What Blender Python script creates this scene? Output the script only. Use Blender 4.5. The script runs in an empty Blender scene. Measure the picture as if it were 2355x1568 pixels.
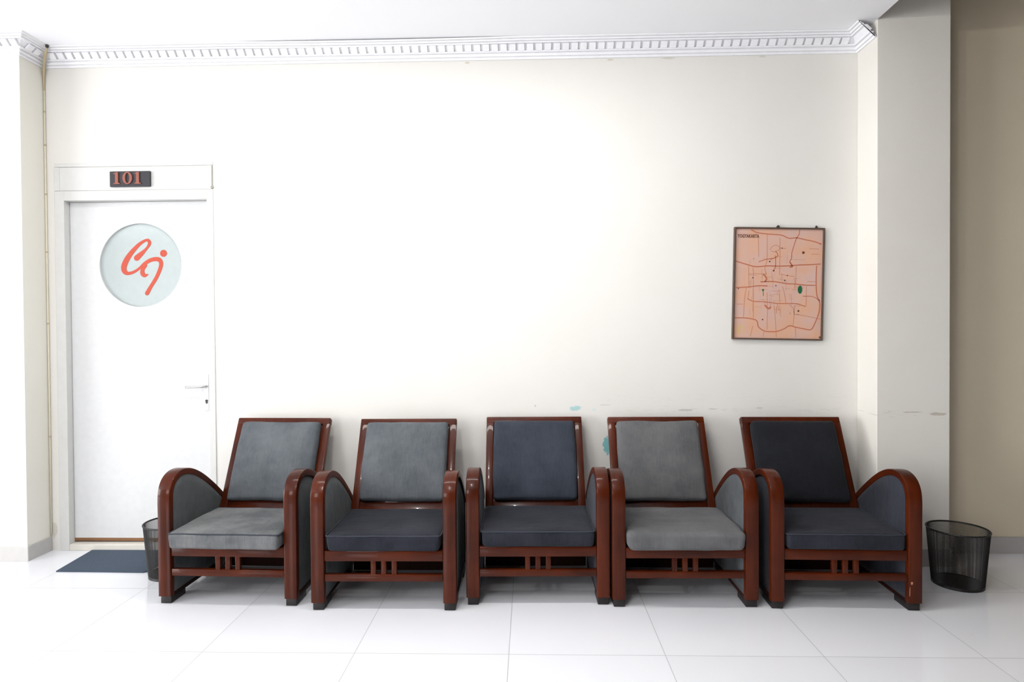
import bpy, bmesh, math, random
from mathutils import Vector, Matrix, noise

random.seed(7)
scn = bpy.context.scene
COL = scn.collection

# ------------------------------------------------------------------ helpers
def lin(r, g, b):
    f = lambda c: (c / 255.0) / 12.92 if c / 255.0 <= 0.04045 else ((c / 255.0 + 0.055) / 1.055) ** 2.4
    return (f(r), f(g), f(b), 1.0)

def obj(name, bm, mat, parent=None, smooth=False, angle=None):
    me = bpy.data.meshes.new(name)
    bmesh.ops.recalc_face_normals(bm, faces=bm.faces[:])
    bm.to_mesh(me); bm.free()
    for m in (mat if isinstance(mat, (list, tuple)) else [mat]):
        me.materials.append(m)
    if smooth:
        for p in me.polygons: p.use_smooth = True
    if angle is not None:
        for p in me.polygons: p.use_smooth = True
        me.set_sharp_from_angle(angle=math.radians(angle))
    o = bpy.data.objects.new(name, me); COL.objects.link(o)
    if parent is not None: o.parent = parent
    return o

def thing(name, label, cat, loc=(0, 0, 0), rz=0.0, group=None):
    o = bpy.data.objects.new(name, None); COL.objects.link(o)
    o.empty_display_size = 0.1
    o.location = loc; o.rotation_euler = (0, 0, rz)
    o['label'] = label; o['category'] = cat
    if group: o['group'] = group
    return o

def structure(o):
    o['kind'] = 'structure'
    return o

def add_box(bm, x0, x1, y0, y1, z0, z1, bev=0.0, M=None, mi=0, seg=2):
    t = bmesh.new()
    v = [t.verts.new((x, y, z)) for x in (x0, x1) for y in (y0, y1) for z in (z0, z1)]
    for f in ((0, 1, 3, 2), (4, 6, 7, 5), (0, 4, 5, 1), (2, 3, 7, 6), (0, 2, 6, 4), (1, 5, 7, 3)):
        t.faces.new([v[i] for i in f])
    bmesh.ops.recalc_face_normals(t, faces=t.faces[:])
    if bev > 0:
        bmesh.ops.bevel(t, geom=t.edges[:], offset=bev, segments=seg, affect='EDGES', profile=0.5)
    merge(bm, t, M, mi)

def merge(bm, t, M=None, mi=0):
    mp = {}
    for v in t.verts:
        mp[v] = bm.verts.new(M @ v.co if M else v.co)
    for f in t.faces:
        try:
            nf = bm.faces.new([mp[v] for v in f.verts]); nf.material_index = mi
        except ValueError:
            pass
    t.free()

def catmull(pts, n):
    P = [Vector(p) for p in pts]
    P = [P[0] * 2 - P[1]] + P + [P[-1] * 2 - P[-2]]
    out = []
    for i in range(1, len(P) - 2):
        for k in range(n):
            t = k / n
            a, b, c, d = P[i - 1], P[i], P[i + 1], P[i + 2]
            out.append(0.5 * ((2 * b) + (c - a) * t + (2 * a - 5 * b + 4 * c - d) * t * t + (3 * b - a - 3 * c + d) * t ** 3))
    out.append(P[-2])
    return out

def add_tube(bm, pts, r, n=8, closed=False, mi=0):
    pts = [Vector(p) for p in pts]
    rings = []
    L = len(pts)
    up = Vector((0, 0, 1))
    for i, p in enumerate(pts):
        if closed:
            t = pts[(i + 1) % L] - pts[i - 1]
        else:
            t = pts[min(i + 1, L - 1)] - pts[max(i - 1, 0)]
        t.normalize()
        u = up if abs(t.dot(up)) < 0.95 else Vector((0, 1, 0))
        a = t.cross(u).normalized(); b = a.cross(t)
        rr = r[i] if isinstance(r, (list, tuple)) else r
        rings.append([bm.verts.new(p + (a * math.cos(q) + b * math.sin(q)) * rr) for q in [2 * math.pi * k / n for k in range(n)]])
    rng = range(L) if closed else range(L - 1)
    for i in rng:
        A, B = rings[i], rings[(i + 1) % L]
        for k in range(n):
            f = bm.faces.new((A[k], A[(k + 1) % n], B[(k + 1) % n], B[k])); f.material_index = mi
    if not closed:
        for R in (rings[0], rings[-1]):
            f = bm.faces.new(R); f.material_index = mi

def add_lathe(bm, prof, n=48, cx=0, cy=0, mi=0):
    rings = []
    for r, z in prof:
        rings.append([bm.verts.new((cx + r * math.cos(2 * math.pi * k / n), cy + r * math.sin(2 * math.pi * k / n), z)) for k in range(n)])
    for A, B in zip(rings, rings[1:]):
        for k in range(n):
            f = bm.faces.new((A[k], A[(k + 1) % n], B[(k + 1) % n], B[k])); f.material_index = mi
    return rings

def add_prism(bm, poly, y0, y1, mi=0):
    """polygon in (x, z), extruded between y0 (front) and y1"""
    a = [bm.verts.new((x, y0, z)) for x, z in poly]
    b = [bm.verts.new((x, y1, z)) for x, z in poly]
    n = len(poly)
    f = bm.faces.new(a); f.material_index = mi
    f = bm.faces.new(list(reversed(b))); f.material_index = mi
    for i in range(n):
        f = bm.faces.new((a[i], b[i], b[(i + 1) % n], a[(i + 1) % n])); f.material_index = mi

def add_ribbon(bm, pts, w, y0, y1, mi=0, caps=True):
    """flat stroke in the x-z plane with a small thickness; w = one width or one per point"""
    P = [Vector((p[0], p[1])) for p in pts]
    L = len(P)
    left, right = [], []
    for i, p in enumerate(P):
        t = (P[min(i + 1, L - 1)] - P[max(i - 1, 0)]).normalized()
        nn = Vector((-t.y, t.x))
        ww = (w[i] if isinstance(w, (list, tuple)) else w) * 0.5
        left.append(p + nn * ww); right.append(p - nn * ww)
    rows = []
    for y in (y0, y1):
        rows.append([[bm.verts.new((q.x, y, q.y)) for q in left], [bm.verts.new((q.x, y, q.y)) for q in right]])
    (fl, fr), (bl, br) = rows
    for i in range(L - 1):
        for q in ((fl[i], fr[i], fr[i + 1], fl[i + 1]), (fl[i], fl[i + 1], bl[i + 1], bl[i]), (fr[i], br[i], br[i + 1], fr[i + 1])):
            f = bm.faces.new(q); f.material_index = mi
    if caps:
        for i, j in ((0, 1), (L - 1, L - 2)):
            c = P[i]
            ww = (w[i] if isinstance(w, (list, tuple)) else w) * 0.5
            add_disc(bm, c.x, c.y, ww * 0.98, y0 - 0.00002, y1, mi, 14)

def add_disc(bm, cx, cz, r, y0, y1, mi=0, n=20, rz=None):
    rz = rz or r
    add_prism(bm, [(cx + r * math.cos(2 * math.pi * k / n), cz + rz * math.sin(2 * math.pi * k / n)) for k in range(n)], y0, y1, mi)

# ------------------------------------------------------------------ materials
def new_mat(name):
    m = bpy.data.materials.new(name); m.use_nodes = True
    nt = m.node_tree
    return m, nt, nt.nodes['Principled BSDF']

def nd(nt, t, **kw):
    n = nt.nodes.new(t)
    for k, v in kw.items(): setattr(n, k, v)
    return n

def mth(nt, op, a, b=None, c=None, clamp=False):
    n = nd(nt, 'ShaderNodeMath', operation=op, use_clamp=clamp)
    for i, v in enumerate((a, b, c)):
        if v is None: continue
        if isinstance(v, (int, float)): n.inputs[i].default_value = v
        else: nt.links.new(v, n.inputs[i])
    return n.outputs[0]

def mixc(nt, fac, a, b):
    n = nd(nt, 'ShaderNodeMix', data_type='RGBA')
    for sock, v in ((n.inputs[0], fac), (n.inputs[6], a), (n.inputs[7], b)):
        if isinstance(v, (int, float, tuple)): sock.default_value = v
        else: nt.links.new(v, sock)
    return n.outputs[2]

def objcoord(nt):
    tc = nd(nt, 'ShaderNodeTexCoord'); sp = nd(nt, 'ShaderNodeSeparateXYZ')
    nt.links.new(tc.outputs['Object'], sp.inputs[0])
    return tc.outputs['Object'], sp.outputs

def scaled(nt, vec, s):
    n = nd(nt, 'ShaderNodeMapping'); n.inputs['Scale'].default_value = s
    nt.links.new(vec, n.inputs['Vector']); return n.outputs[0]

def noise_tex(nt, vec, scale, detail=3, rough=0.5):
    n = nd(nt, 'ShaderNodeTexNoise'); n.inputs['Scale'].default_value = scale
    n.inputs['Detail'].default_value = detail; n.inputs['Roughness'].default_value = rough
    nt.links.new(vec, n.inputs['Vector']); return n.outputs['Fac']

def ramp(nt, fac, lo, hi):
    n = nd(nt, 'ShaderNodeMapRange'); n.inputs['From Min'].default_value = lo; n.inputs['From Max'].default_value = hi
    nt.links.new(fac, n.inputs['Value']); return n.outputs[0]

def bump(nt, height, strength, dist, bsdf):
    n = nd(nt, 'ShaderNodeBump'); n.inputs['Strength'].default_value = strength; n.inputs['Distance'].default_value = dist
    nt.links.new(height, n.inputs['Height']); nt.links.new(n.outputs[0], bsdf.inputs['Normal'])

def plain(name, col, rough=0.5, metal=0.0, coat=0.0):
    m, nt, b = new_mat(name)
    vec, _ = objcoord(nt)
    f = noise_tex(nt, vec, 30, 2)
    c2 = tuple(c * 0.9 for c in col[:3]) + (1,)
    nt.links.new(mixc(nt, f, col, c2), b.inputs['Base Color'])
    b.inputs['Roughness'].default_value = rough; b.inputs['Metallic'].default_value = metal
    b.inputs['Coat Weight'].default_value = coat
    return m

def wall_paint(name, col, stain, spots=(), scuffs=(), bumpy=0.25):
    """spots: (x, z, rx, rz, colour, strength) paint chips / stains with their own ragged outline"""
    m, nt, b = new_mat(name)
    vec, s = objcoord(nt)
    f = ramp(nt, noise_tex(nt, vec, 1.6, 5, 0.6), 0.35, 0.75)
    c = mixc(nt, mth(nt, 'MULTIPLY', f, 0.35), col, stain)
    rag = noise_tex(nt, vec, 38, 4, 0.65)
    rag2 = noise_tex(nt, scaled(nt, vec, (4, 1, 30)), 5, 3, 0.6)
    for (x, z, rx, rz, colr, k) in spots:
        dx = mth(nt, 'DIVIDE', mth(nt, 'SUBTRACT', s[0], x), rx)
        dz = mth(nt, 'DIVIDE', mth(nt, 'SUBTRACT', s[2], z), rz)
        d = mth(nt, 'SQRT', mth(nt, 'ADD', mth(nt, 'MULTIPLY', dx, dx), mth(nt, 'MULTIPLY', dz, dz)))
        d = mth(nt, 'ADD', d, mth(nt, 'MULTIPLY', mth(nt, 'SUBTRACT', rag, 0.5), 1.6))
        msk = nd(nt, 'ShaderNodeMapRange'); msk.inputs['From Min'].default_value = 1.0; msk.inputs['From Max'].default_value = 0.75
        nt.links.new(d, msk.inputs['Value'])
        c = mixc(nt, mth(nt, 'MULTIPLY', msk.outputs[0], k), c, colr)
    for (x0, x1, z, hz, colr, k) in scuffs:
        dz = mth(nt, 'DIVIDE', mth(nt, 'ABSOLUTE', mth(nt, 'SUBTRACT', s[2], z)), hz)
        band = mth(nt, 'SUBTRACT', 1.0, dz, clamp=True)
        ix = mth(nt, 'MULTIPLY', mth(nt, 'GREATER_THAN', s[0], x0), mth(nt, 'LESS_THAN', s[0], x1))
        g = ramp(nt, rag2, 0.56, 0.72)
        c = mixc(nt, mth(nt, 'MULTIPLY', mth(nt, 'MULTIPLY', mth(nt, 'MULTIPLY', band, ix), g), k, clamp=True), c, colr)
    nt.links.new(c, b.inputs['Base Color'])
    b.inputs['Roughness'].default_value = 0.6
    b.inputs['Specular IOR Level'].default_value = 0.25
    bump(nt, noise_tex(nt, vec, 22, 6, 0.6), bumpy, 0.004, b)
    return m

def wood_mat(name, dark, light, coat=0.17, rough=0.3, gscale=(60, 14, 5)):
    m, nt, b = new_mat(name)
    vec, s = objcoord(nt)
    oi = nd(nt, 'ShaderNodeObjectInfo')
    off = nd(nt, 'ShaderNodeVectorMath', operation='ADD'); nt.links.new(vec, off.inputs[0])
    cb = nd(nt, 'ShaderNodeCombineXYZ'); nt.links.new(mth(nt, 'MULTIPLY', oi.outputs['Random'], 9.0), cb.inputs[0]); nt.links.new(cb.outputs[0], off.inputs[1])
    gr = noise_tex(nt, scaled(nt, off.outputs[0], gscale), 1.0, 5, 0.6)
    big = noise_tex(nt, off.outputs[0], 4, 2)
    f = mth(nt, 'ADD', mth(nt, 'MULTIPLY', gr, 0.45), mth(nt, 'MULTIPLY', big, 0.6))
    nt.links.new(mixc(nt, ramp(nt, f, 0.35, 0.75), dark, light), b.inputs['Base Color'])
    b.inputs['Roughness'].default_value = rough
    b.inputs['Coat Weight'].default_value = coat; b.inputs['Coat Roughness'].default_value = 0.03; b.inputs['Specular IOR Level'].default_value = 0.12
    bump(nt, gr, 0.08, 0.002, b)
    return m
CREAM = lin(221, 219, 214); CREAM2 = lin(212, 208, 199)
TEAL = lin(104, 176, 178)
M_wall = wall_paint('cream_wall_paint', CREAM, CREAM2,
    spots=[(0.432, 0.605, 0.026, 0.055, TEAL, 0.9), (0.255, 0.811, 0.038, 0.015, lin(150, 196, 196), 0.8),
           (0.36, 0.803, 0.012, 0.008, lin(190, 216, 212), 0.6), (0.03, 0.826, 0.006, 0.007, lin(190, 188, 182), 0.8),
           (-2.752, 0.12, 0.022, 0.05, lin(140, 132, 104), 0.3), (0.43, 0.83, 0.04, 0.004, lin(200, 198, 192), 0.8),
           (0.87, 0.80, 0.045, 0.006, lin(186, 184, 178), 0.8), (1.02, 0.805, 0.03, 0.005, lin(190, 186, 180), 0.8),
           (1.28, 0.81, 0.02, 0.006, lin(190, 186, 180), 0.7),
           (-0.34, 2.757, 0.012, 0.006, lin(180, 165, 140), 0.5), (0.46, 2.758, 0.022, 0.006, lin(190, 182, 165), 0.7), (0.78, 2.76, 0.04, 0.006, lin(196, 190, 178), 0.7),
           (1.30, 2.76, 0.025, 0.006, lin(196, 190, 178), 0.6), (-1.25, 1.73, 0.06, 0.004, lin(228, 224, 218), 0.8)],
    scuffs=[(0.4, 1.8, 0.86, 0.05, lin(205, 203, 196), 0.5), (0.5, 1.75, 0.80, 0.03, lin(190, 188, 182), 0.5)])
M_colr = wall_paint('grey_cream_column_paint', lin(224, 221, 214), lin(210, 206, 196),
    spots=[(2.13, 0.80, 0.05, 0.008, lin(170, 160, 140), 0.6), (2.0, 0.81, 0.06, 0.004, lin(170, 164, 150), 0.5)],
    scuffs=[(1.8, 2.2, 0.80, 0.03, lin(160, 156, 146), 0.6)])
M_coll = wall_paint('cream_column_paint', lin(229, 227, 218), lin(220, 216, 204))
M_ceil = wall_paint('white_ceiling_paint', lin(249, 250, 253), lin(244, 245, 249), bumpy=0.1)
M_trim = plain('white_plaster', lin(243, 243, 246), 0.55)
M_door = plain('white_door_paint', lin(216, 217, 217), 0.35)
M_frame = plain('white_frame_paint', lin(214, 214, 211), 0.4)
M_base = plain('grey_skirting_tile', lin(182, 180, 178), 0.3)
M_basel = plain('lit_skirting_tile', lin(205, 203, 200), 0.3)  # lighter copy of the grey tile, light on the column front put into colour

# floor: 60 cm white glazed tiles with thin grey joints
def floor_mat():
    m, nt, b = new_mat('white_glazed_floor_tile')
    vec, s = objcoord(nt)
    def axis(c, o):
        q = mth(nt, 'DIVIDE', mth(nt, 'SUBTRACT', c, o), 0.6)
        fr = mth(nt, 'FRACT', mth(nt, 'ADD', q, 100.0))
        d = mth(nt, 'ABSOLUTE', mth(nt, 'SUBTRACT', fr, 0.5))
        return mth(nt, 'GREATER_THAN', d, 0.5 - 0.0026), mth(nt, 'FLOOR', mth(nt, 'ADD', q, 100.0))
    gx, ix = axis(s[0], -1.8869); gy, iy = axis(s[1], 2.392)
    g = mth(nt, 'MAXIMUM', gx, gy)
    cb = nd(nt, 'ShaderNodeCombineXYZ'); nt.links.new(ix, cb.inputs[0]); nt.links.new(iy, cb.inputs[1])
    wn = nd(nt, 'ShaderNodeTexWhiteNoise'); nt.links.new(cb.outputs[0], wn.inputs['Vector'])
    tile = mixc(nt, wn.outputs['Value'], lin(226, 227, 231), lin(231, 232, 236))
    sp = noise_tex(nt, vec, 60, 2)
    tile = mixc(nt, mth(nt, 'MULTIPLY', ramp(nt, sp, 0.72, 0.8), 0.15), tile, lin(150, 146, 140))
    c = mixc(nt, g, tile, lin(176, 177, 180))
    nt.links.new(c, b.inputs['Base Color'])
    b.inputs['Roughness'].default_value = 0.13
    r = mth(nt, 'ADD', mth(nt, 'MULTIPLY', g, 0.4), 0.12); nt.links.new(r, b.inputs['Roughness'])
    b.inputs['IOR'].default_value = 1.5
    bump(nt, mth(nt, 'SUBTRACT', 1.0, g), 0.3, 0.001, b)
    return m
M_floor = floor_mat()

M_wood = wood_mat('red_brown_varnished_wood', (0.030, 0.0052, 0.0018, 1), (0.088, 0.0150, 0.0036, 1))
M_wood_h = wood_mat('red_brown_varnished_rail_wood', (0.030, 0.0052, 0.0018, 1), (0.088, 0.0150, 0.0036, 1), gscale=(5, 14, 60))
M_wood_dark = wood_mat('dark_varnished_wood', lin(30, 12, 8), lin(48, 20, 12), 0.1, 0.5)
M_foot = plain('black_brown_foot', lin(20, 12, 12), 0.5)

def fabric_mat(name, c1, c2, fade=0.5, weave=1.0):
    m, nt, b = new_mat(name)
    vec, s = objcoord(nt)
    oi = nd(nt, 'ShaderNodeObjectInfo')
    off = nd(nt, 'ShaderNodeVectorMath', operation='ADD'); nt.links.new(vec, off.inputs[0])
    cb = nd(nt, 'ShaderNodeCombineXYZ'); nt.links.new(mth(nt, 'MULTIPLY', oi.outputs['Random'], 13.0), cb.inputs[2]); nt.links.new(cb.outputs[0], off.inputs[1])
    big = noise_tex(nt, off.outputs[0], 5, 4, 0.6)
    vert = noise_tex(nt, scaled(nt, off.outputs[0], (160, 40, 12)), 1.0, 3, 0.7)
    f = mth(nt, 'ADD', mth(nt, 'MULTIPLY', ramp(nt, big, 0.35, 0.7), fade), mth(nt, 'MULTIPLY', mth(nt, 'SUBTRACT', vert, 0.35), 0.7 * weave), clamp=True)
    nt.links.new(mixc(nt, f, c1, c2), b.inputs['Base Color'])
    b.inputs['Roughness'].default_value = 0.92; b.inputs['Specular IOR Level'].default_value = 0.2
    b.inputs['Sheen Weight'].default_value = 0.05; b.inputs['Sheen Roughness'].default_value = 0.5
    fine = noise_tex(nt, vec, 420, 2)
    crease = noise_tex(nt, scaled(nt, off.outputs[0], (7, 16, 10)), 1.0, 3, 0.55)
    bump(nt, mth(nt, 'ADD', mth(nt, 'MULTIPLY', fine, 0.12), crease), 0.6, 0.010, b)
    return m
F_pale = fabric_mat('worn_pale_grey_fabric', lin(74, 77, 80), lin(120, 121, 121), 0.9)
F_grey = fabric_mat('washed_grey_fabric', lin(68, 73, 78), lin(102, 106, 110), 0.7)
F_grey4 = fabric_mat('plain_grey_fabric', lin(77, 78, 80), lin(107, 107, 108), 0.6)
F_navy = fabric_mat('faded_navy_fabric', lin(22, 24, 32), lin(42, 44, 53), 0.7)
F_slate = fabric_mat('slate_blue_fabric', lin(42, 47, 56), lin(64, 70, 81), 0.6)
F_dark = fabric_mat('dark_navy_fabric', lin(26, 28, 36), lin(48, 50, 58), 0.6)
F_ink = fabric_mat('ink_navy_fabric', lin(20, 21, 26), lin(32, 34, 40), 0.5)
F_side = fabric_mat('charcoal_side_fabric', lin(64, 68, 70), lin(90, 93, 94), 0.6)
F_side4 = fabric_mat('grey_shaded_side_fabric', lin(62, 65, 68), lin(92, 95, 98), 0.6)  # darker copy of the plain grey fabric, carrying the shade below the seat
F_side_dark = fabric_mat('black_navy_side_fabric', lin(34, 36, 44), lin(50, 52, 62), 0.6)
M_pipe = plain('dark_piping', lin(44, 48, 58), 0.85)

# ------------------------------------------------------------------ setting
YW = 3.5215          # back wall plane
ZC = 2.855           # dropped ceiling
XLc, YLc = -2.770, 3.350      # left column corner
XRc, XRr, YRc = 1.818, 2.1935, 3.3236   # right column
DX0, DX1, DZ = -2.661, -1.832, 2.012    # door opening

bm = bmesh.new(); add_box(bm, -8.4, 5.0, -3.1, 3.8, -0.12, 0.0)
structure(obj('floor', bm, M_floor))
bm = bmesh.new()
add_box(bm, -8.4, DX0 - 0.03, YW, YW + 0.2, 0, 3.5); add_box(bm, DX1 + 0.02, XRr - 0.1, YW, YW + 0.2, 0, 3.5); add_box(bm, DX0 - 0.03, DX1 + 0.02, YW, YW + 0.2, DZ + 0.03, 3.5)
structure(obj('wall_back', bm, M_wall))
M_wallr = wall_paint('beige_right_segment', lin(221, 211, 188), lin(208, 197, 172))  # same wall plane past the column, in a warmer tone
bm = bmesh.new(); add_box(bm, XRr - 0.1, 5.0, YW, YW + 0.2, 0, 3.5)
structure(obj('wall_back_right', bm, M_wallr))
bm = bmesh.new(); add_box(bm, -8.4, XLc, YLc, YW, 0, ZC)
structure(obj('column_left', bm, M_coll))
bm = bmesh.new(); add_box(bm, XRc, XRr, YRc, YW, 0, 3.4, 0.003)
structure(obj('column_right', bm, M_colr))
bm = bmesh.new(); add_box(bm, -8.4, XRc, -3.1, YW, ZC, ZC + 0.12)
structure(obj('ceiling', bm, M_ceil))
bm = bmesh.new(); add_box(bm, XRc - 0.4, 5.0, -3.1, YW, 3.4, 3.5)
structure(obj('ceiling_high', bm, plain('beige_high_ceiling', lin(150, 138, 118), 0.6)))
M_dark_wall = wood_mat('dark_unseen_wall', lin(58, 40, 28), lin(84, 60, 42), 0.1, 0.5)  # made-up dark finish so the unseen walls bounce little light
bm = bmesh.new(); add_box(bm, 5.0, 5.15, -3.1, 3.8, 0, 3.5)
structure(obj('wall_right', bm, M_dark_wall))
# unseen front wall; its tall window is added to carry front-left fill light
bm = bmesh.new(); FX_0, FX_1, FZ_0, FZ_1 = -3.9, -2.3, 0.95, 2.5
add_box(bm, -8.4, FX_0, -3.2, -3.0, 0, 3.5); add_box(bm, FX_1, 5.15, -3.2, -3.0, 0, 3.5)
add_box(bm, FX_0, FX_1, -3.2, -3.0, 0, FZ_0); add_box(bm, FX_0, FX_1, -3.2, -3.0, FZ_1, 3.5)
structure(obj('wall_front', bm, M_dark_wall))
# left wall: a wide glazed opening lets the daylight in
bm = bmesh.new()
WY0, WY1, WZ0, WZ1 = -2.8, 0.9, 0.20, 2.65
add_box(bm, -8.4, -8.2, WY1, YLc, 0, ZC); add_box(bm, -8.4, -8.2, -3.1, WY0, 0, ZC)
add_box(bm, -8.4, -8.2, WY0, WY1, 0, WZ0); add_box(bm, -8.4, -8.2, WY0, WY1, WZ1, ZC)
structure(obj('wall_left', bm, M_dark_wall))

# skirting tiles
bm = bmesh.new()
add_box(bm, -8.4, XLc + 0.008, YLc - 0.008, YLc, 0, 0.080, 0.001); structure(obj('baseboard_left', bm, M_basel))
bm = bmesh.new(); add_box(bm, XLc, XLc + 0.008, YLc, YW, 0, 0.080, 0.001); structure(obj('baseboard_corner', bm, M_base))
bm = bmesh.new(); add_box(bm, -1.79, XRc, YW - 0.008, YW, 0, 0.092, 0.001); structure(obj('baseboard_back', bm, M_base))
bm = bmesh.new()
add_box(bm, XRc - 0.008, XRr + 0.008, YRc - 0.008, YRc, 0, 0.092, 0.001); add_box(bm, XRr, XRr + 0.008, YRc, YW, 0, 0.092, 0.001)
add_box(bm, XRr + 0.008, 5.0, YW - 0.008, YW, 0, 0.092, 0.001)
structure(obj('baseboard_right', bm, M_base))

# ------- cornice: stepped plaster profile (projection, height) swept along column - wall - column
PROF = [(0.0, 2.766), (0.010, 2.766), (0.012, 2.773), (0.008, 2.775), (0.008, 2.779), (0.020, 2.780), (0.022, 2.789), (0.017, 2.791), (0.017, 2.796),
        (0.032, 2.797), (0.034, 2.804), (0.026, 2.809), (0.050, 2.833), (0.066, 2.832), (0.070, 2.838), (0.066, 2.840), (0.078, 2.8405), (0.083, 2.847), (0.079, 2.848), (0.095, 2.849), (0.098, 2.8545)]
path = [(-4.2, YLc, (0, -1)), (XLc, YLc, None), (XLc, YW, None)]
for i in range(1, 40):
    path.append((XLc + (XRc - XLc) * i / 40.0, YW, (0, -1)))
path += [(XRc, YW, None), (XRc, YRc + 0.001, (-1, 0))]
def offs(i):
    x, y, n = path[i]
    if i == 0: return (0, -1)
    if i == 1: return (1, -1)      # outer corner of the left column
    if i == 2: return (1, -1)      # inner corner
    if i == len(path) - 2: return (-1, -1)
    return n
bm = bmesh.new(); rings = []
for i in range(len(path)):
    ox, oy = offs(i); x, y, _ = path[i]
    sag = 0.0
    if y == YW and -1.55 < x < -0.1:
        sag = 0.006 * math.sin((x + 1.55) / 1.45 * math.pi) ** 0.7       # the plaster has pulled away from the ceiling here
    rings.append([bm.verts.new((x + ox * p, y + oy * p, z - (sag if z > 2.83 else 0))) for p, z in PROF])
for A, B in zip(rings, rings[1:]):
    for k in range(len(PROF) - 1):
        bm.faces.new((A[k], A[k + 1], B[k + 1], B[k]))
for R in (rings[0], rings[-1]):
    bm.faces.new(R)
# dentil blocks along the sloping band
def dentil(cx, cy, tx, ty, nx, ny, w):
    q = []
    for s in (-w / 2, w / 2):
        for p, z in ((0.026, 2.807), (0.0385, 2.8015), (0.063, 2.826), (0.055, 2.834)):
            q.append(bm.verts.new((cx + tx * s + nx * p, cy + ty * s + ny * p, z)))
    a, b = q[:4], q[4:]
    bm.faces.new(a); bm.faces.new(list(reversed(b)))
    for k in range(4):
        bm.faces.new((a[k], b[k], b[(k + 1) % 4], a[(k + 1) % 4]))
PIT = 0.0492
n = int((XRc - XLc - 0.13) / PIT)
for i in range(n + 1):
    dentil(XLc + 0.065 + (i + 0.5) * (XRc - XLc - 0.13) / (n + 1), YW, 1, 0, 0, -1, PIT * 0.72)
for i in range(25):
    dentil(XLc + 0.01 - i * PIT, YLc, 1, 0, 0, -1, PIT * 0.72)
for i in range(2):
    dentil(XLc, YLc + 0.02 + i * PIT, 0, 1, 1, 0, PIT * 0.72)
structure(obj('trim_1', bm, M_trim))

# thin tube down the left corner with a dark knot at the ceiling
M_ctube = plain('yellowed_corner_tube', lin(228, 220, 196), 0.6)
M_ctube2 = plain('brown_corner_tube', lin(190, 174, 140), 0.6)
bm = bmesh.new()
cx, cy = XLc + 0.006, YW - 0.006
pts = catmull([(XLc + 0.100, YW - 0.100, 2.846), (XLc + 0.085, YW - 0.088, 2.825), (XLc + 0.050, YW - 0.055, 2.795), (XLc + 0.020, YW - 0.022, 2.758), (cx + 0.002, cy - 0.004, 2.715), (cx, cy, 2.64)], 6)
add_tube(bm, pts, [0.0045 + 0.003 * math.sin(math.pi * i / (len(pts) - 1)) for i in range(len(pts))], 8, mi=1)
add_tube(bm, [(cx, cy, 2.64), (cx, cy, 1.8), (cx + 0.001, cy, 1.0), (cx, cy, 0.09)], 0.0045, 8, mi=0)
add_lathe(bm, [(0.001, 2.836), (0.007, 2.840), (0.009, 2.847), (0.007, 2.853), (0.001, 2.855)], 12, XLc + 0.103, YW - 0.103, mi=2)
for z in (2.52, 2.33, 2.05, 1.72, 1.31, 0.66):
    add_tube(bm, [(cx, cy, z - 0.004), (cx, cy, z + 0.004)], 0.0055, 8, mi=1)
structure(obj('trim_2', bm, [M_ctube, M_ctube2, plain('dark_knot', lin(60, 54, 48), 0.6)], smooth=True))

# ------------------------------------------------------------------ door
YD = YW + 0.040       # leaf front plane
door = structure(thing('door_1', 'white painted door with a round glass pane and a red monogram', 'door', (0, 0, 0)))
del door['label']; del door['category']
FX0, FX1, FZ = -2.716, -1.795, 2.222
bm = bmesh.new()
add_box(bm, FX0, DX0, YW - 0.005, YW + 0.06, 0.0, 2.067, 0.002)
add_box(bm, DX1, FX1, YW - 0.005, YW + 0.06, 0.0, 2.067, 0.002)
add_box(bm, DX0, DX1, YW - 0.0049, YW + 0.06, DZ, 2.067, 0.002)
add_box(bm, FX0, FX1, YW - 0.005, YW + 0.0, 2.204, FZ, 0.002)
add_box(bm, FX0, FX0 + 0.03, YW - 0.005, YW, 2.068, 2.203, 0.002)
obj('door_frame', bm, M_frame, door)
bm = bmesh.new(); add_box(bm, FX0 + 0.03, FX1 - 0.008, YW - 0.003, YW, 2.069, 2.202, 0.002)
obj('transom_panel', bm, M_frame, door)
bm = bmesh.new(); add_box(bm, FX1 - 0.007, FX1 - 0.001, YW - 0.004, YW - 0.0002, 2.069, 2.202)
add_disc(bm, FX1 - 0.004, 2.078, 0.008, YW - 0.008, YW - 0.003, 0, 12)
obj('transom_gap', bm, plain('gap_shade', lin(150, 148, 138), 0.7), door)  # strip coloured dark in place of the shaded gap, plus a dark spot
# leaf with a round opening
LX0, LX1, LZ0, LZ1 = DX0 + 0.002, DX1 - 0.002, 0.060, DZ - 0.002
CXD, CZD, CR = -2.2475, 1.6445, 0.2415
bm = bmesh.new(); N = 96; H = 0.30
def ringpt(k, kind):
    a = 2 * math.pi * (k + 0.5) / N
    c, s = math.cos(a), math.sin(a)
    if kind == 'c': return CXD + CR * c, CZD + CR * s
    q = H / max(abs(c), abs(s)); return CXD + q * c, CZD + q * s
ci = [bm.verts.new((ringpt(k, 'c')[0], YD, ringpt(k, 'c')[1])) for k in range(N)]
cb_ = [bm.verts.new((ringpt(k, 'c')[0], YD + 0.04, ringpt(k, 'c')[1])) for k in range(N)]
sq = [bm.verts.new((ringpt(k, 's')[0], YD, ringpt(k, 's')[1])) for k in range(N)]
for k in range(N):
    j = (k + 1) % N
    bm.faces.new((ci[k], ci[j], sq[j], sq[k])); bm.faces.new((ci[k], cb_[k], cb_[j], ci[j]))
corners = [bm.verts.new((CXD + sx * H, YD, CZD + sz * H)) for sx, sz in ((1, 1), (-1, 1), (-1, -1), (1, -1))]
for q, k in zip(corners, (N // 8 - 1, 3 * N // 8 - 1, 5 * N // 8 - 1, 7 * N // 8 - 1)):
    bm.faces.new((sq[k], sq[k + 1], q))
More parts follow.
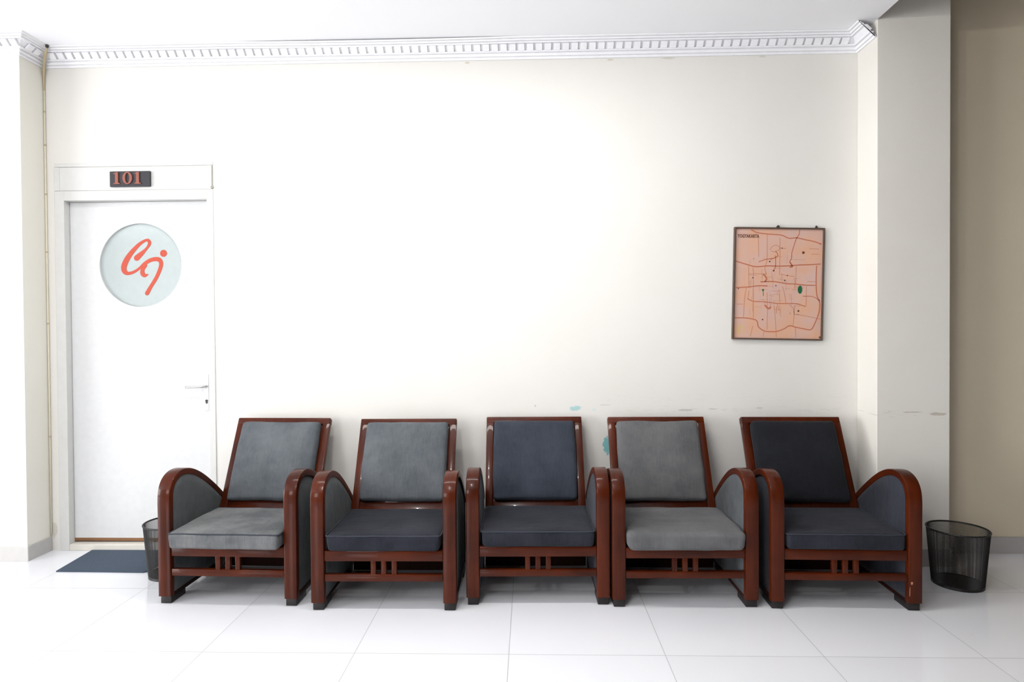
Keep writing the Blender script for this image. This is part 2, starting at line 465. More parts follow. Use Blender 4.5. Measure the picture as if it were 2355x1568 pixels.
def quad(x0, x1, z0, z1):
    bm.faces.new([bm.verts.new(p) for p in ((x0, YD, z0), (x1, YD, z0), (x1, YD, z1), (x0, YD, z1))])
quad(LX0, LX1, LZ0, CZD - H); quad(LX0, LX1, CZD + H, LZ1)
quad(LX0, CXD - H, CZD - H, CZD + H); quad(CXD + H, LX1, CZD - H, CZD + H)
add_box(bm, LX0, LX1, YD + 0.0405, YD + 0.042, LZ0, LZ1)
for (x0, x1, z0, z1) in ((LX0, LX0 + 0.001, LZ0, LZ1), (LX1 - 0.001, LX1, LZ0, LZ1), (LX0, LX1, LZ0, LZ0 + 0.001), (LX0, LX1, LZ1 - 0.001, LZ1)):
    add_box(bm, x0, x1, YD + 0.0002, YD + 0.04, z0, z1)
leaf = obj('door_leaf', bm, M_door, door)
M_pane = plain('pale_frosted_glass', lin(182, 191, 190), 0.08)
bm = bmesh.new(); add_disc(bm, CXD, CZD, CR - 0.0005, YD + 0.014, YD + 0.020, 0, 96)
pane = obj('glass_pane', bm, M_pane, leaf)
pane['label'] = 'round pale frosted glass pane'
# the red monogram on the pane: strokes given on the pane, in thousandths of its radius-based grid
def lp(X, Y): return (CXD + (X - 872) / 372.0 * CR, CZD - (Y - 1020) / 380.0 * CR)
def stroke(bm, rows, y0, y1, k=8):
    P = catmull([Vector((r[0], r[1], r[2])) for r in rows], k)
    pts = [lp(p.x, p.y) for p in P]
    add_ribbon(bm, pts, [max(p.z, 4) / 372.0 * CR for p in P], y0, y1)
bm = bmesh.new(); ya, yb = YD + 0.0125, YD + 0.0138
stroke(bm, [(826, 952, 52), (866, 916, 40), (915, 868, 22), (943, 825, 28), (936, 796, 28), (908, 792, 22), (850, 828, 30), (785, 895, 40), (735, 965, 48), (708, 1030, 50), (715, 1075, 44),
            (748, 1092, 30), (800, 1078, 24), (850, 1045, 22), (900, 1002, 30), (960, 970, 34), (1020, 966, 38), (1046, 995, 36), (1038, 1050, 34), (1000, 1135, 32), (950, 1215, 32), (915, 1275, 38)], ya, yb)
stroke(bm, [(905, 1020, 30), (880, 1055, 34), (876, 1090, 40), (895, 1112, 34), (925, 1104, 10)], ya + 0.0001, yb)
x, z = lp(1070, 912); add_disc(bm, x, z, 31 / 372.0 * CR, ya, yb, 0, 28)
mono = obj('monogram', bm, plain('coral_red_vinyl', lin(184, 62, 32), 0.5), pane)
mono['label'] = 'coral red handwritten monogram'
bm = bmesh.new(); add_box(bm, DX0 + 0.001, DX1 - 0.001, YD - 0.001, YD + 0.03, 0.043, 0.0595)
obj('bottom_rail', bm, plain('bare_brown_wood', lin(132, 92, 58), 0.8), door)['label'] = 'bare brown worn wood edge'
bm = bmesh.new(); add_box(bm, DX0, DX1, YW - 0.004, YW + 0.19, 0.0, 0.035, 0.003)
obj('threshold', bm, plain('stained_white_threshold', lin(222, 218, 208), 0.5), door)
M_steel = plain('brushed_steel', lin(206, 206, 206), 0.35, 0.85)
def dx(x): return x * (YD / YW)
def dz(z): return 1.24 + (z - 1.24) * (YD / YW)
hx = -1.868
bm = bmesh.new(); add_box(bm, hx - 0.0135, hx + 0.0135, YD - 0.005, YD, 0.800, 1.010, 0.002)
hp = obj('handle_plate', bm, plain('pale_steel_plate', lin(226, 226, 224), 0.4, 0.3), leaf)
bm = bmesh.new()
add_tube(bm, catmull([(hx, YD - 0.004, 0.942), (hx, YD - 0.030, 0.942), (hx - 0.010, YD - 0.042, 0.942), (hx - 0.035, YD - 0.044, 0.941), (hx - 0.100, YD - 0.044, 0.940)], 5), 0.0065, 12)
obj('lever', bm, M_steel, hp, smooth=True)
bm = bmesh.new(); add_disc(bm, hx + 0.001, 0.858, 0.0075, YD - 0.008, YD - 0.004, 0, 16); add_box(bm, hx - 0.0045, hx + 0.0065, YD - 0.0075, YD - 0.004, 0.842, 0.858, 0.001)
obj('keyhole', bm, plain('black_keyhole', lin(46, 44, 44), 0.5), hp)['label'] = 'black keyhole'

# number plate
t = thing('number_plate', 'small black plate with copper numerals 101 above the white door', 'sign', (-2.266, YW - 0.006, 2.1285), 0)
bm = bmesh.new(); add_box(bm, -0.1165, 0.1165, -0.012, 0.0, -0.0435, 0.0435, 0.002)
obj('plate', bm, plain('black_plate', lin(36, 34, 40), 0.5), t)
M_cop = plain('copper_numerals', lin(142, 80, 64), 0.45, 0.1)
def one(cx):
    return [(cx - 0.0185, -0.030), (cx + 0.0185, -0.030), (cx + 0.0185, -0.026), (cx + 0.0085, -0.022), (cx + 0.0085, 0.037), (cx - 0.001, 0.037), (cx - 0.018, 0.030), (cx - 0.018, 0.026), (cx - 0.0085, 0.0265), (cx - 0.0085, -0.022), (cx - 0.0185, -0.026)]
for cxn in (-0.073, 0.048):
    bm = bmesh.new(); add_prism(bm, one(cxn), -0.018, -0.0118); obj('numeral', bm, M_cop, t)
bm = bmesh.new(); N0 = 40
o_ = [(-0.011 + 0.0275 * math.cos(2 * math.pi * k / N0), 0.0035 + 0.0345 * math.sin(2 * math.pi * k / N0)) for k in range(N0)]
i_ = [(-0.011 + 0.0125 * math.cos(2 * math.pi * k / N0), 0.0035 + 0.0285 * math.sin(2 * math.pi * k / N0)) for k in range(N0)]
V = {}
for nm, pl_, y in (('of', o_, -0.018), ('if', i_, -0.018), ('ob', o_, -0.0118), ('ib', i_, -0.0118)):
    V[nm] = [bm.verts.new((a, y, b)) for a, b in pl_]
for k in range(N0):
    j = (k + 1) % N0
    bm.faces.new((V['of'][k], V['of'][j], V['if'][j], V['if'][k])); bm.faces.new((V['of'][k], V['ob'][k], V['ob'][j], V['of'][j])); bm.faces.new((V['if'][k], V['if'][j], V['ib'][j], V['ib'][k]))
obj('numeral', bm, M_cop, t)

# door mat
def mat_material():
    m, nt, b = new_mat('ribbed_blue_grey_mat')
    vec, s = objcoord(nt)
    rib = mth(nt, 'SINE', mth(nt, 'MULTIPLY', s[1], 900.0))
    n = noise_tex(nt, vec, 160, 3)
    f = mth(nt, 'ADD', mth(nt, 'MULTIPLY', rib, 0.2), n, clamp=True)
    nt.links.new(mixc(nt, f, lin(42, 53, 68), lin(76, 90, 106)), b.inputs['Base Color'])
    b.inputs['Roughness'].default_value = 0.9
    bump(nt, f, 0.8, 0.003, b)
    return m
bm = bmesh.new()
A = [(-2.492, 3.196), (-2.02, 3.188), (-2.00, 3.20), (-2.005, 3.513), (-2.525, 3.513)]
lo = [bm.verts.new((x, y, 0.0)) for x, y in A]; hi = [bm.verts.new((x, y, 0.007)) for x, y in A]
bm.faces.new(hi); bm.faces.new(list(reversed(lo)))
for k in range(5): bm.faces.new((lo[k], lo[(k + 1) % 5], hi[(k + 1) % 5], hi[k]))
bmesh.ops.bevel(bm, geom=[e for e in bm.edges if all(v.co.z > 0.005 for v in e.verts)], offset=0.002, segments=2, affect='EDGES')
o = obj('door_mat', bm, mat_material())
o['label'] = 'flat ribbed blue-grey door mat on the tiles below the white door'; o['category'] = 'mat'

# ------------------------------------------------------------------ framed map
mp = thing('framed_map', 'framed street map in salmon tones hanging on the cream wall', 'picture', (1.380, YW, 1.5005), 0)
mp.rotation_euler = (0, math.radians(1.35), 0)
W2, H2 = 0.2475, 0.311
bm = bmesh.new(); fw = 0.0085
add_box(bm, -W2, -W2 + fw, -0.020, 0, -H2, H2, 0.0015); add_box(bm, W2 - fw, W2, -0.020, 0, -H2, H2, 0.0015)
add_box(bm, -W2 + fw, W2 - fw, -0.020, 0, H2 - fw, H2, 0.0015); add_box(bm, -W2 + fw, W2 - fw, -0.020, 0, -H2, -H2 + fw, 0.0015)
obj('picture_frame', bm, plain('dark_brown_frame', lin(84, 66, 56), 0.5), mp)
def paper_mat():
    m, nt, b = new_mat('salmon_map_paper')
    vec, s = objcoord(nt)
    c = mixc(nt, ramp(nt, noise_tex(nt, vec, 9, 3), 0.35, 0.65), lin(208, 162, 134), lin(202, 168, 156))
    blk = noise_tex(nt, scaled(nt, vec, (40, 1, 34)), 1.0, 2, 0.6)
    ctr = mth(nt, 'SUBTRACT', 1.0, mth(nt, 'MULTIPLY', mth(nt, 'ADD', mth(nt, 'ABSOLUTE', s[0]), mth(nt, 'ABSOLUTE', s[2])), 3.2), clamp=True)
    c = mixc(nt, mth(nt, 'MULTIPLY', ramp(nt, blk, 0.5, 0.7), mth(nt, 'MULTIPLY', ctr, 0.7)), c, lin(188, 160, 162))
    nt.links.new(c, b.inputs['Base Color']); b.inputs['Roughness'].default_value = 0.35
    return m
maps = [paper_mat(), plain('map_road_red', lin(184, 110, 82), 0.4), plain('map_road_pale', lin(188, 132, 104), 0.4), plain('map_dark_print', lin(96, 60, 46), 0.4),
        plain('map_green', lin(34, 96, 62), 0.4), plain('map_lime', lin(196, 188, 112), 0.4), plain('map_line_faint', lin(186, 146, 124), 0.4)]
bm = bmesh.new(); add_box(bm, -W2 + fw - 0.001, W2 - fw + 0.001, -0.010, -0.002, -H2 + fw - 0.001, H2 - fw + 0.001)
IW, IH = W2 - fw, H2 - fw
def mc(X, Y):
    u = (X - 190 + (Y - 185) * 0.0215) / 985.0; v = (Y - 185) / 1230.0
    return (max(-IW, min(IW, -IW + 2 * IW * u)), max(-IH, min(IH, IH - 2 * IH * v)))
def road(pts, w, mi, sm=True, lvl=1):
    P = [mc(*p) for p in pts]
    if sm and len(P) > 2: P = [(v.x, v.y) for v in catmull([Vector((a, b, 0)) for a, b in P], 5)]
    add_ribbon(bm, P, w, -0.0101 - 0.00012 * lvl, -0.0099, mi, caps=False)
rr = random.Random(3)
for i in range(64):
    X = rr.uniform(330, 870); Y = rr.uniform(470, 1110); L = rr.uniform(40, 130)
    road([(X, Y), (X + L, Y + rr.uniform(-5, 8))] if rr.random() < 0.5 else [(X, Y), (X + rr.uniform(-6, 6), Y + L)], 0.0018, rr.choice((6, 6, 2)), False, 1)
for p in ([(445, 240), (450, 500)], [(545, 245), (545, 520), (520, 620), (540, 700)], [(690, 280), (690, 480), (685, 700)], [(650, 1400), (640, 1200), (625, 1050)], [(545, 1320), (550, 1100), (545, 900)],
          [(280, 1180), (290, 980), (310, 850)], [(390, 1190), (390, 1000), (390, 700), (385, 620)], [(340, 850), (335, 600)], [(870, 1400), (865, 1290)], [(840, 1280), (850, 1100), (800, 1030)],
          [(880, 1140), (1000, 1160), (1150, 1190)], [(985, 1050), (990, 820)], [(870, 800), (875, 600)], [(760, 1020), (740, 900), (720, 830)], [(690, 1020), (680, 860)], [(385, 1280), (355, 1400)],
          [(510, 1345), (500, 1400)], [(340, 695), (420, 690), (500, 690), (540, 700)], [(580, 420), (600, 385), (650, 365), (690, 400), (640, 440), (590, 430)], [(690, 400), (760, 400)],
          [(1000, 770), (1090, 770)], [(700, 690), (780, 705), (860, 715)], [(1020, 400), (1130, 402)], [(1050, 460), (1130, 460)], [(660, 1020), (680, 1100)], [(860, 1040), (850, 1130), (900, 1145)],
          [(580, 530), (640, 505), (680, 480)], [(200, 1035), (270, 1035)], [(330, 960), (340, 880)]):
    road(p, 0.0030, 2, True, 2)
for p, w in (([(365, 195), (430, 225), (540, 240), (700, 250), (790, 285), (880, 280), (980, 300), (1080, 320), (1150, 345)], 0.0042), ([(915, 190), (905, 240), (875, 290), (845, 380), (825, 450), (820, 510), (800, 550)], 0.0034),
             ([(190, 550), (330, 590), (420, 610), (540, 600), (680, 600), (800, 595), (900, 585), (1010, 580), (1150, 570)], 0.0046), ([(190, 850), (330, 840), (450, 825), (550, 825)], 0.0044),
             ([(470, 780), (620, 775), (760, 795), (870, 800), (990, 810), (1090, 810)], 0.0044), ([(180, 1190), (300, 1190), (400, 1205), (435, 1230), (450, 1290), (520, 1335), (600, 1340), (660, 1335), (740, 1305), (800, 1270), (870, 1285), (950, 1300), (1040, 1310), (1080, 1250), (1110, 1180), (1135, 1100), (1140, 1000), (1110, 930), (1100, 820), (1100, 700), (1105, 590)], 0.0044),
             ([(1140, 985), (1090, 950), (1040, 935), (950, 935)], 0.003), ([(320, 970), (390, 1000), (520, 1005), (660, 1020), (760, 1020), (870, 1020), (980, 1050)], 0.0036),
             ([(450, 555), (520, 530), (640, 505), (665, 470), (640, 430)], 0.0034), ([(620, 650), (640, 600), (640, 480)], 0.003), ([(500, 690), (540, 740), (520, 780)], 0.006), ([(520, 1040), (560, 1080), (590, 1060)], 0.007), ([(800, 550), (830, 600), (800, 610)], 0.006)):
    road(p, w * 1.3, 1, True, 3)
for X, Y, r, mi in ((955, 445, 15, 3), (620, 652, 10, 3), (575, 550, 9, 3), (385, 735, 8, 3), (745, 760, 9, 3), (775, 705, 7, 3), (900, 1102, 11, 3), (495, 1205, 9, 3), (1147, 345, 11, 1), (1143, 1395, 12, 3), (222, 860, 7, 3), (715, 398, 7, 3), (500, 872, 12, 4), (395, 522, 9, 6), (645, 820, 7, 3), (805, 1130, 8, 6)):
    x, z = mc(X, Y); add_disc(bm, x, z, r * 0.000475, -0.0106, -0.0099, mi, 14)
x, z = mc(918, 862); add_disc(bm, x, z, 0.0125, -0.0107, -0.0099, 4, 16, 0.0225)
road([(500, 880), (505, 940)], 0.003, 4, False, 4)
road([(222, 1360), (225, 1300), (250, 1275), (278, 1300), (280, 1350)], 0.0045, 5, True, 3)
# title lettering printed in the corner
cu = bpy.data.curves.new('title', 'FONT'); cu.body = 'YOGYAKARTA'; cu.size = 0.0265; cu.resolution_u = 2; cu.offset = 0.0009
to = bpy.data.objects.new('title', cu); COL.objects.link(to)
dg = bpy.context.evaluated_depsgraph_get(); tm = to.evaluated_get(dg).to_mesh()
tw = max(v.co.x for v in tm.vertices)
x0, z0 = mc(212, 284); x1, _ = mc(456, 284)
tv = [bm.verts.new((x0 + v.co.x * (x1 - x0) / tw, -0.0107, z0 + v.co.y)) for v in tm.vertices]
for p in tm.polygons:
    try:
        f = bm.faces.new([tv[i] for i in p.vertices]); f.material_index = 3
    except ValueError: pass
to.evaluated_get(dg).to_mesh_clear(); bpy.data.objects.remove(to); bpy.data.curves.remove(cu)
obj('map_sheet', bm, maps, mp)['label'] = 'salmon paper street map with red roads'
for px, r in ((-0.006, 0.0075), (0.204, 0.005)):
    bm = bmesh.new(); add_disc(bm, px, H2 + 0.004, r, -0.014, 0.0, 0, 16); add_box(bm, px - 0.002, px + 0.002, -0.01, 0, H2 - 0.002, H2 + 0.014)
    obj('hanging_hook', bm, plain('dark_iron', lin(64, 54, 46), 0.5, 0.4), mp)

# ------------------------------------------------------------------ armchairs
HW = 0.327
def smap(n):
    return [math.sin((-1 + 2 * i / n) * math.pi / 2) for i in range(n + 1)]
def cushion(half, r, puff_top=0.0, puff_bot=0.0, wr=0.0, seed=0, n=22, taper=0.0, M=None, sag=0.0):
    """rounded, puffed pad centred at the origin; local z is the soft face"""
    t = bmesh.new()
    bmesh.ops.create_cube(t, size=2.0)
    bmesh.ops.subdivide_edges(t, edges=t.edges[:], cuts=n - 1, use_grid_fill=True)
    hx_, hy_, hz_ = half
    for v in t.verts:
        u = Vector([math.sin(c * math.pi / 2) for c in v.co])
        q = Vector((u.x * hx_, u.y * hy_, u.z * hz_))
        inn = Vector((max(-hx_ + r, min(hx_ - r, q.x)), max(-hy_ + r, min(hy_ - r, q.y)), max(-hz_ + r, min(hz_ - r, q.z))))
        d = q - inn
        p = inn + d.normalized() * r if d.length > 1e-9 else q
        e = (1 - u.x ** 4) * (1 - u.y ** 4)
        k = (u.z + 1) / 2
        p.z += puff_top * e * k - puff_bot * e * (1 - k) - sag * (1 - u.x ** 2) * (1 - u.y ** 2) * k
        p.x *= 1 - taper * (1 - k)
        ex = 1 + 0.012 * math.cos(u.y * 2.2) ; p.x *= ex / 1.012
        if wr:
            w = noise.noise(Vector((p.x * 9, p.y * 9, p.z * 9 + seed * 7.3))) + 0.5 * noise.noise(Vector((p.x * 24, p.y * 16, p.z * 24 + seed * 3.1)))
            p += p.normalized() * w * wr * (0.4 + 0.6 * (1 - min(1, e)) + 0.2)
        v.co = p
    if M is not None:
        for v in t.verts: v.co = M @ v.co
    return t

# arm hoop, outer line in (y, z)
ARM = [(0.0, 0.036), (0.0, 0.15), (0.0, 0.30), (0.0, 0.42), (0.0, 0.485), (0.008, 0.532), (0.030, 0.568), (0.065, 0.591), (0.112, 0.601), (0.170, 0.594), (0.235, 0.570), (0.305, 0.530), (0.375, 0.481), (0.440, 0.431), (0.500, 0.380)]
arm_c = [(p.x, p.y) for p in catmull([Vector((a, b, 0)) for a, b in ARM], 4)]
TH = 0.031
def arm_bm(s):
    bm = bmesh.new(); rings = []
    x_in, x_out, bv = HW - 0.060, HW, 0.006
    sec = [(x_in + bv, 0), (x_out - bv, 0), (x_out - bv * 0.3, bv * 0.3), (x_out, bv), (x_out, TH - bv * .5), (x_out - bv * .5, TH), (x_in + bv * .5, TH), (x_in, TH - bv * .5), (x_in, bv), (x_in + bv * 0.3, bv * 0.3)]
    L = len(arm_c)
    for i, (y, z) in enumerate(arm_c):
        a = arm_c[max(i - 1, 0)]; b = arm_c[min(i + 1, L - 1)]
        t = Vector((b[0] - a[0], b[1] - a[1])).normalized()
        nin = Vector((t.y, -t.x))            # inward
        rings.append([bm.verts.new((s * x, y + nin.x * d, z + nin.y * d)) for x, d in sec])
    for A, B in zip(rings, rings[1:]):
        for k in range(len(sec)):
            bm.faces.new((A[k], A[(k + 1) % len(sec)], B[(k + 1) % len(sec)], B[k]))
    bm.faces.new(rings[0]); bm.faces.new(rings[-1])
    return bm
def arm_top(y):                     # inner line of the hoop above y
    best = None
    L = len(arm_c)
    pts = []
    for i, (yy, z) in enumerate(arm_c):
        a = arm_c[max(i - 1, 0)]; b = arm_c[min(i + 1, L - 1)]
        t = Vector((b[0] - a[0], b[1] - a[1])).normalized()
        pts.append((yy + t.y * (TH - 0.006), z - t.x * (TH - 0.006)))
    m = -1
    for (a, b) in zip(pts, pts[1:]):
        if min(a[0], b[0]) - 1e-6 <= y <= max(a[0], b[0]) + 1e-6:
            k = 0.5 if abs(b[0] - a[0]) < 1e-7 else (y - a[0]) / (b[0] - a[0])
            m = max(m, a[1] + (b[1] - a[1]) * k)
    return m
def panel_bm(s):
    bm = bmesh.new()
    ys = [0.0262 + (0.474 - 0.0262) * (i / 26.0) ** 1.35 for i in range(27)]; NZ = 12
    grids = []
    for xs, sg in ((HW - 0.0575, -1), (HW - 0.010, 1)):
        g = []
        for i, y in enumerate(ys):
            top = arm_top(y); row = []
            for j in range(NZ + 1):
                k = j / NZ
                z = 0.048 + (top - 0.048) * k
                u = min(1, min(i, 26 - i) / 5.0); w = min(1, min(j, NZ - j) / 2.5)
                puff = 0.007 * math.sin(u * math.pi / 2) * math.sin(w * math.pi / 2)
                row.append(bm.verts.new((s * (xs + sg * puff), y, z)))
            g.append(row)
        grids.append(g)
    for g in grids:
        for i in range(26):
            for j in range(NZ):
                bm.faces.new((g[i][j], g[i + 1][j], g[i + 1][j + 1], g[i][j + 1]))
    a, b = grids
    for i in range(26):
        for j in (0, NZ):
            bm.faces.new((a[i][j], a[i + 1][j], b[i + 1][j], b[i][j]))
    for j in range(NZ):
        for i in (0, 26):
            bm.faces.new((a[i][j], a[i][j + 1], b[i][j + 1], b[i][j]))
    return bm

BY0, BZ0, BY1, BZ1 = 0.432, 0.350, 0.640, 0.774      # front face of the back frame, bottom and top
BL = math.hypot(BY1 - BY0, BZ1 - BZ0)
bu = Vector((0, (BY1 - BY0) / BL, (BZ1 - BZ0) / BL)); bn = Vector((0, -bu.z, bu.y))
MB = Matrix(((1, bu.x, bn.x, 0), (0, bu.y, bn.y, BY0), (0, bu.z, bn.z, BZ0), (0, 0, 0, 1)))   # local (x, along back, towards sitter)

def round_rect(hx_, hy_, r, n=6):
    out = []
    for cx_, cy_, a0 in ((hx_ - r, hy_ - r, 0), (-hx_ + r, hy_ - r, 90), (-hx_ + r, -hy_ + r, 180), (hx_ - r, -hy_ + r, 270)):
        for k in range(n + 1):
            a = math.radians(a0 + 90 * k / n); out.append((cx_ + r * math.cos(a), cy_ + r * math.sin(a)))
    return out

def armchair(label, x, y, rz, fb, fs, fside, seed, fwd=0.0, bdrop=0.0, seat_w=0.262, soft=0.0, pipe=True):
    c = thing('armchair', label, 'armchair', (x, y, 0), math.radians(rz), 'row of five wooden armchairs along the wall')
    for s in (-1, 1):
        obj('arm_frame', arm_bm(s), M_wood, c, angle=40)
        obj('side_panel', panel_bm(s), fside, c, smooth=True)
        bm = bmesh.new(); a, b = sorted((s * (HW - 0.056), s * (HW - 0.006)))
        add_box(bm, a, b, 0.028, 0.500, 0.026, 0.052, 0.003)
        add_box(bm, a, b, 0.470, 0.500, 0.050, 0.392, 0.003)
        obj('side_rail', bm, M_wood_dark, c, angle=40)
        for y0, y1 in ((0.010, 0.125), (0.385, 0.490)):
            bm = bmesh.new(); add_box(bm, a, b, y0, y1, 0.0, 0.040, 0.003); obj('foot', bm, M_foot, c, angle=40)
    bm = bmesh.new(); add_box(bm, -HW + 0.061, HW - 0.061, 0.006, 0.030, 0.221, 0.267, 0.003); obj('front_rail', bm, M_wood_h, c, angle=40)
    bm = bmesh.new(); add_box(bm, -HW + 0.061, HW - 0.061, 0.006, 0.030, 0.130, 0.162, 0.003); obj('lower_rail', bm, M_wood_h, c, angle=40)
    for q in (-0.047, 0.0, 0.047):
        bm = bmesh.new(); add_box(bm, q - 0.0115, q + 0.0115, 0.008, 0.027, 0.161, 0.222, 0.0025); obj('spindle', bm, M_wood, c, angle=40)
    bm = bmesh.new(); add_box(bm, -HW + 0.061, HW - 0.061, 0.031, 0.470, 0.248, 0.266, 0.002)
    obj('seat_deck', bm, M_wood_dark, c)
    bm = bmesh.new(); add_box(bm, -HW + 0.061, HW - 0.061, 0.472, 0.490, 0.004, 0.32, 0.002)
    obj('under_seat_blocker', bm, M_wood_dark, c)  # board added to keep the space under the seat dark
    # back frame: two stiles, top rail thicker towards the wall, bottom rail and a board
    bm = bmesh.new(); bw = 0.2625
    add_box(bm, -bw, -bw + 0.040, -0.07, BL - 0.03, -0.030, 0.0, 0.004, MB); add_box(bm, bw - 0.040, bw, -0.07, BL - 0.03, -0.030, 0.0, 0.004, MB)
    add_box(bm, -bw, bw, BL - 0.038, BL, -0.036, 0.001, 0.006, MB, seg=3)
    add_box(bm, -bw + 0.04, bw - 0.04, -0.07, 0.02, -0.028, -0.002, 0.003, MB)
    add_box(bm, -bw + 0.035, bw - 0.035, 0.0, BL - 0.02, -0.026, -0.012, 0.001, MB)
    obj('back_frame', bm, M_wood, c, angle=40)
    # back cushion
    z0, z1 = 0.012 - bdrop, BL - 0.031 - bdrop * 0.2
    Mc = MB @ Matrix.Translation((-0.001, (z0 + z1) / 2, 0.012))
    t = cushion((0.2225, (z1 - z0) / 2, 0.022), 0.018, 0.016, 0.0, 0.0034, seed, 28, M=Mc)
    obj('back_cushion', t, fb, c, smooth=True)
    # seat cushion
    hz_ = 0.0365 + soft
    Mc = Matrix.Translation((0.0, 0.207 - fwd, 0.2675 + hz_))
    t = cushion((seat_w, 0.214, hz_), 0.016 + soft * 1.5, 0.010, 0.0, 0.0042, seed + 11, 30, taper=0.02 + soft * 2, M=Mc, sag=0.006)
    sc = obj('seat_cushion', t, fs, c, smooth=True)
    if pipe:
        bm = bmesh.new()
        pts = [Mc @ Vector((px, py, hz_ - 0.0035)) for px, py in round_rect(seat_w - 0.0035, 0.2105, 0.014)]
        # more points along the straight sides, lightly wavy
        P = []
        for i, p in enumerate(pts):
            q = pts[(i + 1) % len(pts)]
            kk = 12 if (q - p).length > 0.1 else 1
            for k in range(kk):
                w = p.lerp(q, k / kk); w.z += 0.0022 * noise.noise(Vector((w.x * 14, w.y * 14, seed * 5.0))); P.append(w)
        add_tube(bm, P, 0.0030, 6, closed=True); obj('piping', bm, M_pipe, sc, smooth=True)
    return c

armchair('dark wooden armchair with worn pale grey seat cushion, nearest the white door', -1.3905, 2.806, -1.9, F_grey, F_pale, F_side, 1, fwd=0.030)
armchair('dark wooden armchair with a grey back cushion over a dark navy seat cushion', -0.6590, 2.757, 0.3, F_grey, F_navy, F_side, 2, bdrop=-0.012)
armchair('dark wooden armchair with slate-blue back and seat cushions, in the middle of the row', 0.0325, 2.823, 0.9, F_slate, F_dark, F_side_dark, 3)
armchair('dark wooden armchair with plain grey back and puffy plain grey seat cushion', 0.6935, 2.807, 0.4, F_grey4, F_grey4, F_side4, 4, fwd=0.034, seat_w=0.268, soft=0.004, pipe=False)
ch5 = armchair('dark wooden armchair with the darkest ink-navy cushions, beside the pillar', 1.3950, 2.790, -1.3, F_ink, F_dark, F_side_dark, 5, fwd=-0.004)
# a chip in the varnish low on its front post
bm = bmesh.new()
add_prism(bm, [(0.2750, 0.128), (0.2790, 0.132), (0.2840, 0.131), (0.2850, 0.125), (0.2810, 0.118), (0.2770, 0.120)], -0.0010, 0.0005)
add_prism(bm, [(0.2705, 0.070), (0.2712, 0.100), (0.2728, 0.112), (0.2730, 0.085), (0.2718, 0.066)], -0.0008, 0.0020)
obj('varnish_chip', bm, plain('bare_pale_wood', lin(170, 120, 92), 0.7), ch5)['label'] = 'pale chip in the varnish'

# ------------------------------------------------------------------ wire waste bins
M_wire = plain('black_wire', lin(20, 19, 20), 0.45, 0.0)
def make_bin(label, x, y):
    RT, RB, HB = 0.1300, 0.1075, 0.2740
    t = thing('waste_bin', label, 'waste bin', (x, y, 0), 0, 'wire waste bins')
    bm = bmesh.new(); NS, NR = 108, 76
    V = []
    for k in range(NR + 1):
        z = 0.012 + (HB - 0.016) * k / NR; r = RB + (RT - RB) * z / HB
        V.append([bm.verts.new((r * math.cos(2 * math.pi * (i + 0.5 * (k % 2)) / NS), r * math.sin(2 * math.pi * (i + 0.5 * (k % 2)) / NS), z)) for i in range(NS)])
    for k in range(0, NR - 1):
        for i in range(NS):
            if k % 2 == 0: q = (V[k][i], V[k + 1][i], V[k + 2][i], V[k + 1][i - 1])
            else: q = (V[k][i], V[k + 1][(i + 1) % NS], V[k + 2][i], V[k + 1][i])
            bm.faces.new(q)
    w = obj('mesh_wall', bm, M_wire, t)
    md = w.modifiers.new('wires', 'WIREFRAME'); md.thickness = 0.0023; md.use_replace = True; md.use_even_offset = False
    bm = bmesh.new(); add_lathe(bm, [(RT + 0.004 * math.cos(a), HB - 0.004 + 0.004 * math.sin(a)) for a in [2 * math.pi * k / 10 for k in range(11)]], 64)
    obj('rim', bm, M_wire, t, smooth=True)
    bm = bmesh.new()
    rg = add_lathe(bm, [(RB + 0.0015, 0.014), (RB + 0.002, 0.0), (RB - 0.004, 0.0), (RB - 0.003, 0.008)], 64)
    bm.faces.new(rg[-1])
    obj('base', bm, M_wire, t, angle=40)
    return t
make_bin('black wire mesh waste bin standing on the tiles in front of the wall right of the pillar', 2.0815, 3.095)
make_bin('wire mesh waste bin half hidden behind the armchair by the door', -1.862, 3.180)

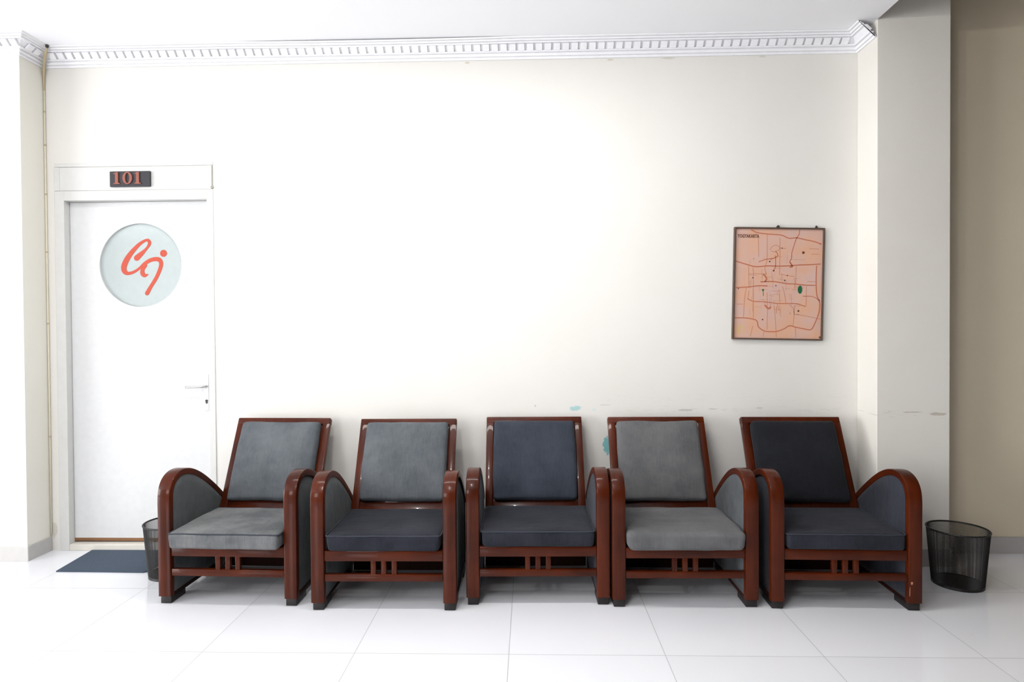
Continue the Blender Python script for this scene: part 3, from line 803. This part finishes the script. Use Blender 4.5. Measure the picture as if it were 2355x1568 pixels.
# ------------------------------------------------------------------ light
WIN, FRONT, LAMP = 330, 80, 100
w = bpy.data.worlds.new('World'); scn.world = w; w.use_nodes = True
bg = w.node_tree.nodes['Background']; bg.inputs[0].default_value = (0.86, 0.93, 1.0, 1); bg.inputs[1].default_value = 0.10
def area(name, loc, target, sx, sy, power, col=(1, 1, 1), shape='RECTANGLE', spread=180):
    l = bpy.data.lights.new(name, 'AREA'); l.shape = shape; l.size = sx; l.size_y = sy; l.energy = power; l.color = col; l.spread = math.radians(spread)
    o = bpy.data.objects.new(name, l); COL.objects.link(o); o.location = loc
    d = Vector(target) - Vector(loc); o.rotation_euler = d.to_track_quat('-Z', 'Y').to_euler()
    return o
area('window_daylight', (-8.3, (WY0 + WY1) / 2, (WZ0 + WZ1) / 2), (0.0, (WY0 + WY1) / 2, (WZ0 + WZ1) / 2), WY1 - WY0, WZ1 - WZ0, WIN, (0.985, 0.99, 1.0), spread=125)
area('front_left_fill', ((FX_0 + FX_1) / 2, -3.1, (FZ_0 + FZ_1) / 2), ((FX_0 + FX_1) / 2 + 1.2, 3.0, 1.2), FX_1 - FX_0, FZ_1 - FZ_0, FRONT, (0.985, 0.99, 1.0))  # unseen fill from the added front opening
area('ceiling_tube', (-0.6, 2.35, 2.80), (-0.6, 2.35, 0.0), 2.4, 0.12, 34, (1.0, 0.985, 0.96))
for x, y, k in ((-0.70, 0.66, 0.34), (-0.68, 0.06, 0.34)):
    l = bpy.data.lights.new('ceiling_lamp', 'POINT'); l.energy = LAMP * k; l.color = (1.0, 0.985, 0.95); l.shadow_soft_size = 0.035
    o = bpy.data.objects.new('ceiling_lamp', l); COL.objects.link(o); o.location = (x, y, 2.74)

# ------------------------------------------------------------------ camera
cam = bpy.data.cameras.new('Camera'); co = bpy.data.objects.new('Camera', cam); COL.objects.link(co)
cam.sensor_fit = 'HORIZONTAL'; cam.sensor_width = 36.0; cam.lens = 36.0 * 1437.474 / 2355.0
r_ = Vector((0.9995886, 0.0279014, -0.00664397)); u_ = Vector((0.00626803, 0.01353985, 0.99988869)); f_ = Vector((-0.02798826, 0.99951898, -0.0133594))
co.matrix_world = Matrix(((r_.x, u_.x, -f_.x, 0.0), (r_.y, u_.y, -f_.y, 0.0), (r_.z, u_.z, -f_.z, 1.2398), (0, 0, 0, 1)))
cam.clip_start = 0.05
scn.camera = co

vs = scn.view_settings
vs.view_transform = 'Standard'; vs.look = 'None'; vs.gamma = 1.0; vs.use_curve_mapping = False; vs.exposure = 0.05
scn.cycles.max_bounces = 8
scn.cycles.glossy_bounces = 3
scn.cycles.caustics_reflective = False
scn.cycles.caustics_refractive = False
